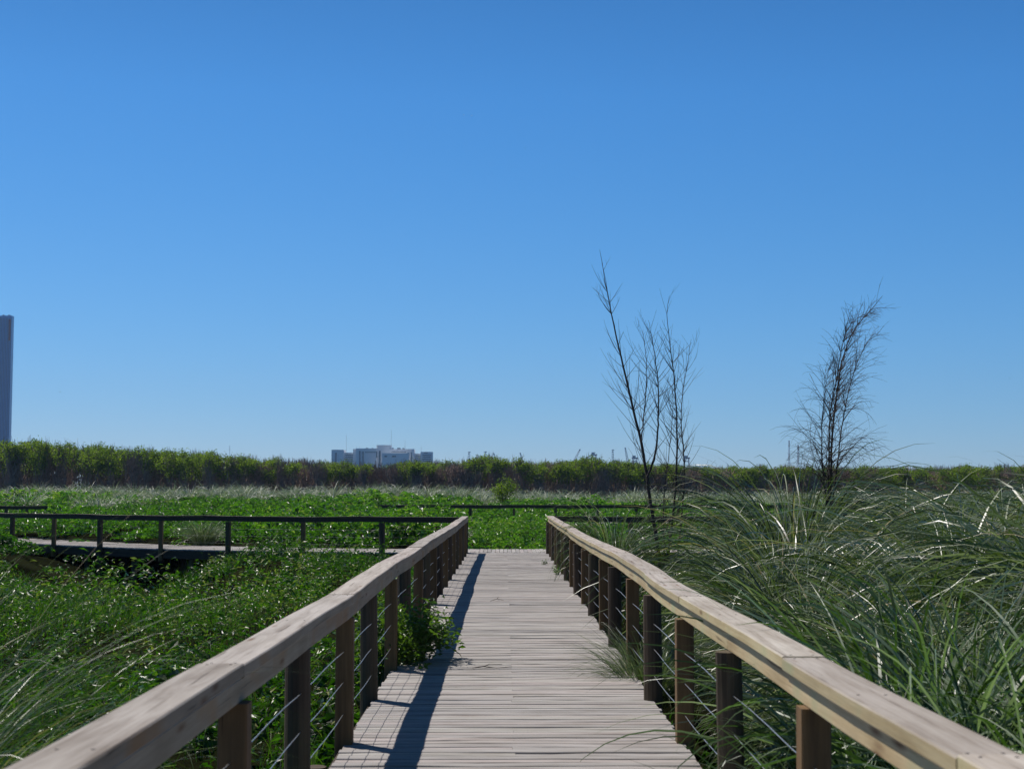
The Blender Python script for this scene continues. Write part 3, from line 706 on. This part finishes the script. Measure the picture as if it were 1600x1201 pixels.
# ------------------------------------------------------------------ the distant wood
def tree_protos():
    out = {'leafy': [], 'bare': [], 'mixed': []}
    def trunk(H, k=1, r=.075):
        m = MB()
        for _ in range(k):
            bx, by = random.gauss(0, .3), random.gauss(0, .3)
            pts = [(bx + random.gauss(0, .07) * i, by + random.gauss(0, .07) * i, H * i / 6) for i in range(7)]
            m.tube(pts, np.linspace(r, .02, 7), 4)
        return m
    def twigs(m, H, lo, n_):
        for _ in range(n_):
            z0 = random.uniform(lo, .9) * H; a = random.uniform(0, 6.28); x0, y0 = random.gauss(0, .35), random.gauss(0, .35)
            L = random.uniform(.14, .3) * H; s = random.uniform(.12, .5)
            p0 = np.array([x0, y0, z0]); p1 = p0 + L * .5 * np.array([math.cos(a) * s, math.sin(a) * s, 1]); p2 = p1 + L * .5 * np.array([math.cos(a) * s * .5, math.sin(a) * s * .5, 1])
            m.tube([p0, p1, p2], [.035, .027, .012], 3)
    def crown(H, lo, ncl, rad, per, sz, slim=1.0):
        P, tt = [], []
        for _ in range(ncl):
            h = lo + (1 - lo) * random.random() ** .75; rr = rad * slim * math.sin(math.pi * min(1, (h - lo) / (1.02 - lo) * .8 + .16)) ** .8
            a = random.uniform(0, 6.28); q = math.sqrt(random.random())
            c = np.array([rr * q * math.cos(a), rr * q * math.sin(a), h * H])
            P.append(c + rng.normal(0, 1, (per, 3)) * np.array([.24, .24, .34])); tt.append(np.full(per, random.gauss(.5, .22)))
        P = np.vstack(P); n_ = len(P); L = rng.uniform(.6, 1.3, n_) * sz
        return leaf_mesh('crown', P, L, L * .6, M['treeleaf'], np.clip(np.concatenate(tt) + rng.normal(0, .15, n_), 0, 1), 1.2, five=False)
    for i in range(4):
        H = 7.0; m = trunk(H * 1.03, 3); twigs(m, H, .1, 40)
        out['leafy'].append((m.mesh('trunk', M['brownbark']), crown(H, random.uniform(.48, .74), 38, 1.3, 26, .25)))
    for i in range(3):
        m = trunk(6.6, 3, .07); twigs(m, 7.0, .05, 130); c = MB(); twigs(c, 7.1, .55, 70)
        out['bare'].append((m.mesh('trunk', M['brownbark']), c.mesh('crown', M['brownbark'])))
    for i in range(4):
        m = trunk(6.6, 3, .07); twigs(m, 7.0, .05, 120)
        out['mixed'].append((m.mesh('trunk', M['brownbark']), crown(7.0, random.uniform(.60, .76), 20, 1.15, 24, .26)))
    return out
random.seed(9)
PR = tree_protos()
TOPX = [-120, 0, 60, 130, 200, 300, 420, 470, 600, 700, 760, 860, 930, 1000, 1100, 1300, 1450, 1600, 1720]
TOPY = [694, 696, 696, 698, 705, 710, 717, 723, 727, 722, 718, 724, 719, 725, 730, 731, 733, 729, 730]
GREEN = np.array([(-120, .75), (130, .8), (330, .65), (440, .4), (520, .3), (620, .25), (690, .55), (760, .2), (850, .35), (930, .8), (1000, .5), (1100, .5), (1250, .4), (1600, .45)])
TL = {'leafy': 'full green-leaved slim tree with brown lower stems in the distant wood', 'bare': 'bare brown leafless slim tree in the distant wood', 'mixed': 'brown bare-stemmed slim tree with only a green top in the distant wood'}
def pick(px):
    g = float(np.interp(px, GREEN[:, 0], GREEN[:, 1])) + .22 * math.sin(px * .051) + .16 * math.sin(px * .127 + 2); u = random.random()
    return 'leafy' if u < g * .50 else ('mixed' if u < .40 + g * .50 else 'bare')
def wave(px): return 1 + .03 * math.sin(px * .043) + .03 * math.sin(px * .117 + 1)
def hgt(px, y):
    return 1.35 + (770 - float(np.interp(px, TOPX, TOPY))) / F * y
for row, (y0, y1, cnt) in enumerate(((222, 227, 145), (229, 235, 145))):
    for i in range(cnt):
        px = -70 + (i + random.random()) * 1740 / cnt; y = random.uniform(y0, y1); kind = pick(px)
        pos = at(px, 765, y); H = hgt(px, y) * wave(px) * (random.uniform(.90, 1.02) if kind != 'bare' else random.uniform(.78, .93))
        root = empty(kind + '_tree' if kind != 'mixed' else 'tree', (pos.x, y, .2), random.uniform(0, 6.28)); s = H / 7.0
        root.scale = (random.uniform(1.0, 1.5),) * 2 + (s,)
        tag(root, TL[kind], 'tree', 'slim %s trees of the distant wood' % {'leafy': 'leafy', 'bare': 'bare', 'mixed': 'green-topped'}[kind])
        me = random.choice(PR[kind]); link('trunk', me[0], root); link('crown', me[1], root)
# what stands behind them: one mass
def grab(me):
    n_ = len(me.vertices); V = np.empty(n_ * 3, np.float32); me.vertices.foreach_get('co', V)
    l = np.empty(len(me.loops), np.int32); me.loops.foreach_get('vertex_index', l)
    st = np.empty(len(me.polygons), np.int32); me.polygons.foreach_get('loop_start', st); to = np.empty(len(me.polygons), np.int32); me.polygons.foreach_get('loop_total', to)
    t = np.empty(len(me.polygons), np.float32); me.attributes['tint'].data.foreach_get('value', t)
    return V.reshape(-1, 3), l, st, to, t, (0 if me.materials[0] is M['brownbark'] else 1)
GB = {k: [(grab(a), grab(b)) for a, b in v] for k, v in PR.items()}
VV, LL_, SS, TT, TI, MI = [], [], [], [], [], []; nv = nl_ = 0
for i in range(520):
    px = random.uniform(-90, 1700); y = random.uniform(237, 275); kind = pick(px); pos = at(px, 765, y); H = hgt(px, y) * random.uniform(.82, 1.0)
    for V, l, st, to, t, mi in random.choice(GB[kind]):
        a = random.uniform(0, 6.28); sx = random.uniform(.9, 1.3)
        Q = np.stack([sx * (V[:, 0] * math.cos(a) - V[:, 1] * math.sin(a)) + pos.x, sx * (V[:, 0] * math.sin(a) + V[:, 1] * math.cos(a)) + y, V[:, 2] * H / 7 + .2], 1)
        VV.append(Q); LL_.append(l + nv); SS.append(st + nl_); TT.append(to); TI.append(t); MI.append(np.full(len(st), mi)); nv += len(V); nl_ += len(l)
o = link('distant_wood', mesh_from('distant_wood', np.vstack(VV), np.concatenate(LL_), np.concatenate(SS), np.concatenate(TT), [M['brownbark'], M['treeleaf']], np.concatenate(TI), mi=np.concatenate(MI)))
tag(o, 'dense brown and green depth of the distant wood behind its front rows', 'wood', kind='stuff')

# ------------------------------------------------------------------ far buildings, masts and cranes
def px_box(mb, x0, x1, ytop, D, depth, ybot=775, mi=0, dz=0):
    a = at(x0, ytop, D); b = at(x1, ytop, D); mb.box(a.x, b.x, D + dz, D + dz + depth, -2, a.z, mi=mi)
BD = 1500
def building():
    c = at(597, 720, BD); root = empty('office_block', (c.x, BD, 0)); tag(root, 'long pale blue-white stepped office block rising behind the distant wood', 'building')
    inv = (-c.x, -BD, 0)
    def put(m, nm, mt): o = m.build(nm, mt, root); o.location = inv
    blocks = [(518, 537, 702.3, 40, 0), (537, 552, 706.5, 30, 6), (551, 556.5, 701, 30, 4), (556, 588, 700.3, 40, 0), (588, 610, 695, 34, 3), (610, 647, 701.2, 40, 1), (598, 640, 708, 10, -10), (647, 658, 708, 30, 6), (657, 675, 705.5, 40, 2)]
    for x0, x1, yt, dp, dz in blocks:
        m = MB(); px_box(m, x0, x1, yt, BD, dp * .5, dz=dz); put(m, 'wing', M['concrete'])
    def slot(x0, x1, y0, y1, dz, nm='window'):
        a = at(x0, y0, BD); b = at(x1, y1, BD); m = MB(); m.box(a.x, b.x, BD + dz - .6, BD + dz + .5, b.z, a.z); put(m, nm, M['window'])
    for x0, x1, y0, y1, dz in ((524, 525.8, 707, 728, 0), (561.5, 563, 704, 728, 0), (566.5, 568, 705, 728, 0), (588.2, 589.2, 705, 715, 0), (592, 594.2, 704, 728, 3), (636.8, 638, 707, 722, 1), (642, 643, 706, 722, 1)): slot(x0, x1, y0, y1, dz)
    for y0 in (709.5, 712.5, 715.5, 718.5): slot(538.5, 550.5, y0, y0 + 1.2, 6); slot(648.5, 656.5, y0 + 1.5, y0 + 2.5, 6); slot(660, 673.5, y0 + .8, y0 + 1.9, 2)
    for k in range(12): slot(570.5 + k * 1.45, 571.2 + k * 1.45, 705.5, 707, 0)
    for k in range(11): slot(612 + k * 2.1, 613 + k * 2.1, 705, 706.5, 1)
    slot(662, 668, 706.6, 707.6, 2); slot(602, 606, 712, 714, -10); slot(614, 620, 712, 714, -10)
    for x0, x1, y0 in ((612, 614, 699), (620, 625, 699.2), (628, 631, 699.5), (571, 574, 699), (580, 582, 699.2)):
        a = at(x0, y0, BD); b = at(x1, 702, BD); m = MB(); m.box(a.x, b.x, BD + 5, BD + 12, b.z, a.z); put(m, 'roof_unit', M['window'])
    for px, y0, y1 in ((540, 679, 706), (610.5, 671, 695), (632, 687, 701), (657.5, 696, 708), (555.5, 697, 701), (561, 696, 700)):
        a = at(px, y0, BD); m = MB(); m.tube([(a.x, BD + 8, at(px, y1, BD).z - 1), (a.x, BD + 8, a.z)], [.15, .09], 5); put(m, 'antenna', M['crane'])
building()
def tower():
    TD = 1500; a = at(-34, 493, TD); b = at(18.5, 493, TD); root = empty('glass_tower', ((a.x + b.x) / 2, TD, 0)); tag(root, 'dark blue glass tower cut off by the left edge of the photo', 'tower')
    inv = (-(a.x + b.x) / 2, -TD, 0)
    def put(m, nm, mt): o = m.build(nm, mt, root); o.location = inv
    m = MB(); m.box(a.x, b.x, TD, TD + 7, -2, a.z); put(m, 'wall', M['glass'])
    m = MB()
    for k in range(22):
        x = a.x + (b.x - a.x) * (k + .5) / 22; m.box(x - .22, x + .22, TD - .5, TD + .2, -1, a.z - 2)
    put(m, 'facade_fins', M['fin'])
    m = MB()
    for k in range(6): x = a.x + (b.x - a.x) * (k + .4) / 6; m.box(x - .8, x + .8, TD + 1, TD + 5, a.z - 1, a.z + random.uniform(.6, 1.8))
    put(m, 'roof_units', M['fin'])
    s0, s1 = at(14, 499, TD), at(16.5, 532, TD); m = MB(); m.box(s0.x, s1.x, TD - .9, TD - .5, s1.z, s0.z); put(m, 'vertical_sign', M['sign'])
tower()
KD = 2400
def lattice(m, a, b, w0, w1, n=9, r=.22, mi=0):
    a = np.array(a, float); b = np.array(b, float); ax = (b - a) / np.linalg.norm(b - a); s = np.cross(ax, (0, 1, 0)); s /= np.linalg.norm(s); u = np.array([0, 1., 0])
    cor = [(-1, -1), (1, -1), (1, 1), (-1, 1)]; ring = []
    for i in range(n + 1):
        t = i / n; w_ = (w0 * (1 - t) + w1 * t) / 2; c = a + (b - a) * t; ring.append([c + s * x * w_ + u * y * w_ for x, y in cor])
    for i in range(n):
        for j in range(4):
            m.tube([ring[i][j], ring[i + 1][j]], [r, r], 4, mi=mi); m.tube([ring[i][j], ring[i + 1][(j + 1) % 4]], [r * .7] * 2, 3, mi=mi)
def kit(name, label, cat, px, group=None):
    c = at(px, 770, KD); root = empty(name, (c.x, KD, 0)); tag(root, label, cat, group); inv = (-c.x, -KD, 0)
    def put(m, nm, mt): o = m.build(nm, mt, root); o.location = inv
    return put
def w_(px, py): return np.array(at(px, py, KD))
def jib(px0, py0, px1, py1, label):
    put = kit('jib_crane', label, 'crane', px0, 'slanting jib cranes on the skyline'); m = MB(); lattice(m, w_(px0, py0), w_(px1, py1), 3.2, 1.4, 10, .3); put(m, 'jib', M['crane'])
    m = MB(); b = w_(px0, py0); lattice(m, (b[0], KD, -2), b, 4, 3.4, 6, .35); put(m, 'tower', M['crane'])
    m = MB(); t = w_(px1, py1); m.box(t[0] - 1, t[0] + 1, KD - 1, KD + 1, t[2] - 1.6, t[2] + 1); put(m, 'jib_head', M['crane'])
jib(776.5, 723, 771.5, 708.5, 'small slanting crane jib leaning left, just right of the low green shed roof')
jib(817, 725, 813, 708, 'slanting crane jib leaning left, alone above the middle of the wood')
jib(894, 726, 906, 702.5, 'slanting crane jib leaning right on the skyline')
jib(982, 727, 977, 700, 'tallest slanting crane jib leaning left, left of the forked bare sapling')
def mast(px, ytop, label):
    put = kit('floodlight_mast', label, 'mast', px, 'square-headed masts on the skyline'); t = w_(px, ytop + 5)
    m = MB(); lattice(m, (t[0], KD, -2), t, 3.4, 2.2, 14, .3); put(m, 'pole', M['crane'])
    m = MB(); m.bar(w_(px - 1.8, ytop + 1), w_(px + 2.2, ytop + .5), 1.5, 1.4); m.bar(w_(px - 1.6, ytop + 4), w_(px + 1.6, ytop + 4), 1.2, 1); m.bar(w_(px - 1.6, ytop + 4), w_(px + 1.8, ytop + .6), .8, .8); put(m, 'head_frame', M['crane'])
mast(733, 705.5, 'left of two square-headed masts right of the long office block'); mast(758.5, 705, 'right of two square-headed masts, standing over the low green shed')
mast(957.5, 702, 'square-headed lattice mast between two cranes on the skyline')
def portal(px, ytop, ybot, wpx, label, cap=True):
    put = kit('portal_crane', label, 'crane', px, 'red portal cranes on the skyline'); h = wpx / 2
    for s in (-1, 1):
        m = MB(); a = w_(px + s * h, 740); b = w_(px + s * h * .62, ytop + 4); m.bar(a, b, 1.5, 1.5); put(m, 'leg', M['cranered'])
    m = MB(); m.bar(w_(px - h * 1.1, ytop + 4), w_(px + h * 1.1, ytop + 4), 3, 2.6); m.bar(w_(px - h * .9, ytop + 9), w_(px + h * .9, ytop + 9), 2, 1.4); put(m, 'cross_beam', M['cranered'])
    m = MB(); t = w_(px - h * .3, ytop); b = w_(px - h * .3, ytop + 4); m.box(b[0] - 2.6, b[0] + 2.6, KD - 2, KD + 2, b[2] - 1, t[2]); put(m, 'machine_cab', M['crane'])
portal(928, 706.5, 724, 9, 'red portal crane with a raised cab on the skyline right of the leaning jib')
portal(992, 711.5, 725, 9, 'red portal crane just left of the forked bare sapling')
portal(1073, 711.5, 728, 9, 'red portal crane seen through the stems of the forked bare sapling')
put = kit('shed', 'low dark green industrial shed above the treetops beside the square-headed masts', 'building', 760); m = MB()
a, b = w_(752, 714.5), w_(760, 722); m.box(a[0], b[0], KD + 10, KD + 30, -2, a[2]); put(m, 'tall_bay', M['shed']); m = MB(); a, b = w_(735, 718.5), w_(775, 722); m.box(a[0], b[0], KD + 12, KD + 40, -2, a[2]); put(m, 'hall', M['shed'])
for px, yt in ((1233, 688), (1247, 694)):
    put = kit('radio_mast', 'red and white lattice mast, the %s of two beside the drooping bare sapling' % ('taller, left one' if px == 1233 else 'shorter, right one'), 'mast', px, 'lattice masts on the skyline')
    for k, mt in enumerate(('cranered', 'concrete', 'cranered', 'concrete', 'cranered')):
        m = MB(); lattice(m, w_(px, 740 - (740 - yt) * k / 5), w_(px, 740 - (740 - yt) * (k + 1) / 5), 3 - .4 * k, 2.6 - .4 * k, 4, .28); put(m, 'mast_section', M[mt])
put = kit('antenna_mast', 'thin antenna mast poking above the treetops on the left', 'mast', 359); m = MB(); t = w_(359, 696); m.tube([(t[0], KD, 0), t], [.5, .25], 5); put(m, 'pole', M['crane']); m = MB(); m.bar(w_(357.6, 702), w_(360.4, 702), .4, .4); put(m, 'cross_arm', M['crane'])

# ------------------------------------------------------------------ birds
def bird(px, py, D, span, mat, label, rz):
    root = empty('bird', at(px, py, D), rz); tag(root, label, 'bird')
    m = MB(); m.tube([(0, -.42 * span * .5, 0), (0, -.2 * span, .0), (0, .05 * span, 0), (0, .2 * span, .01), (0, .27 * span, .01)], np.array([.02, .06, .09, .05, .01]) * span, 8, caps=True)
    m.build('body', M[mat], root, True)
    for s in (-1, 1):
        m = MB(); m.sweep([(0, 0, .02 * span), (s * .25 * span, .04 * span, .10 * span), (s * .5 * span, -.08 * span, .06 * span)], rect(.16 * span, .012 * span), scale=[1, .8, .15]); m.build('wing', M[mat], root)
bird(725, 180, 300, .55, 'birdwhite', 'left of two tiny white birds high in the blue sky', .6)
bird(737, 181, 300, .6, 'birdwhite', 'right of two tiny white birds high in the blue sky', -.4)
bird(821, 232, 300, .6, 'birddark', 'tiny dark bird in the sky below and right of the two white birds', 1.0)
bird(94, 612, 500, 1.3, 'birddark', 'tiny grey bird low in the sky right of the glass tower', .3)
bird(1578, 591, 300, .6, 'birddark', 'tiny dark bird low in the sky near the right edge', .2)
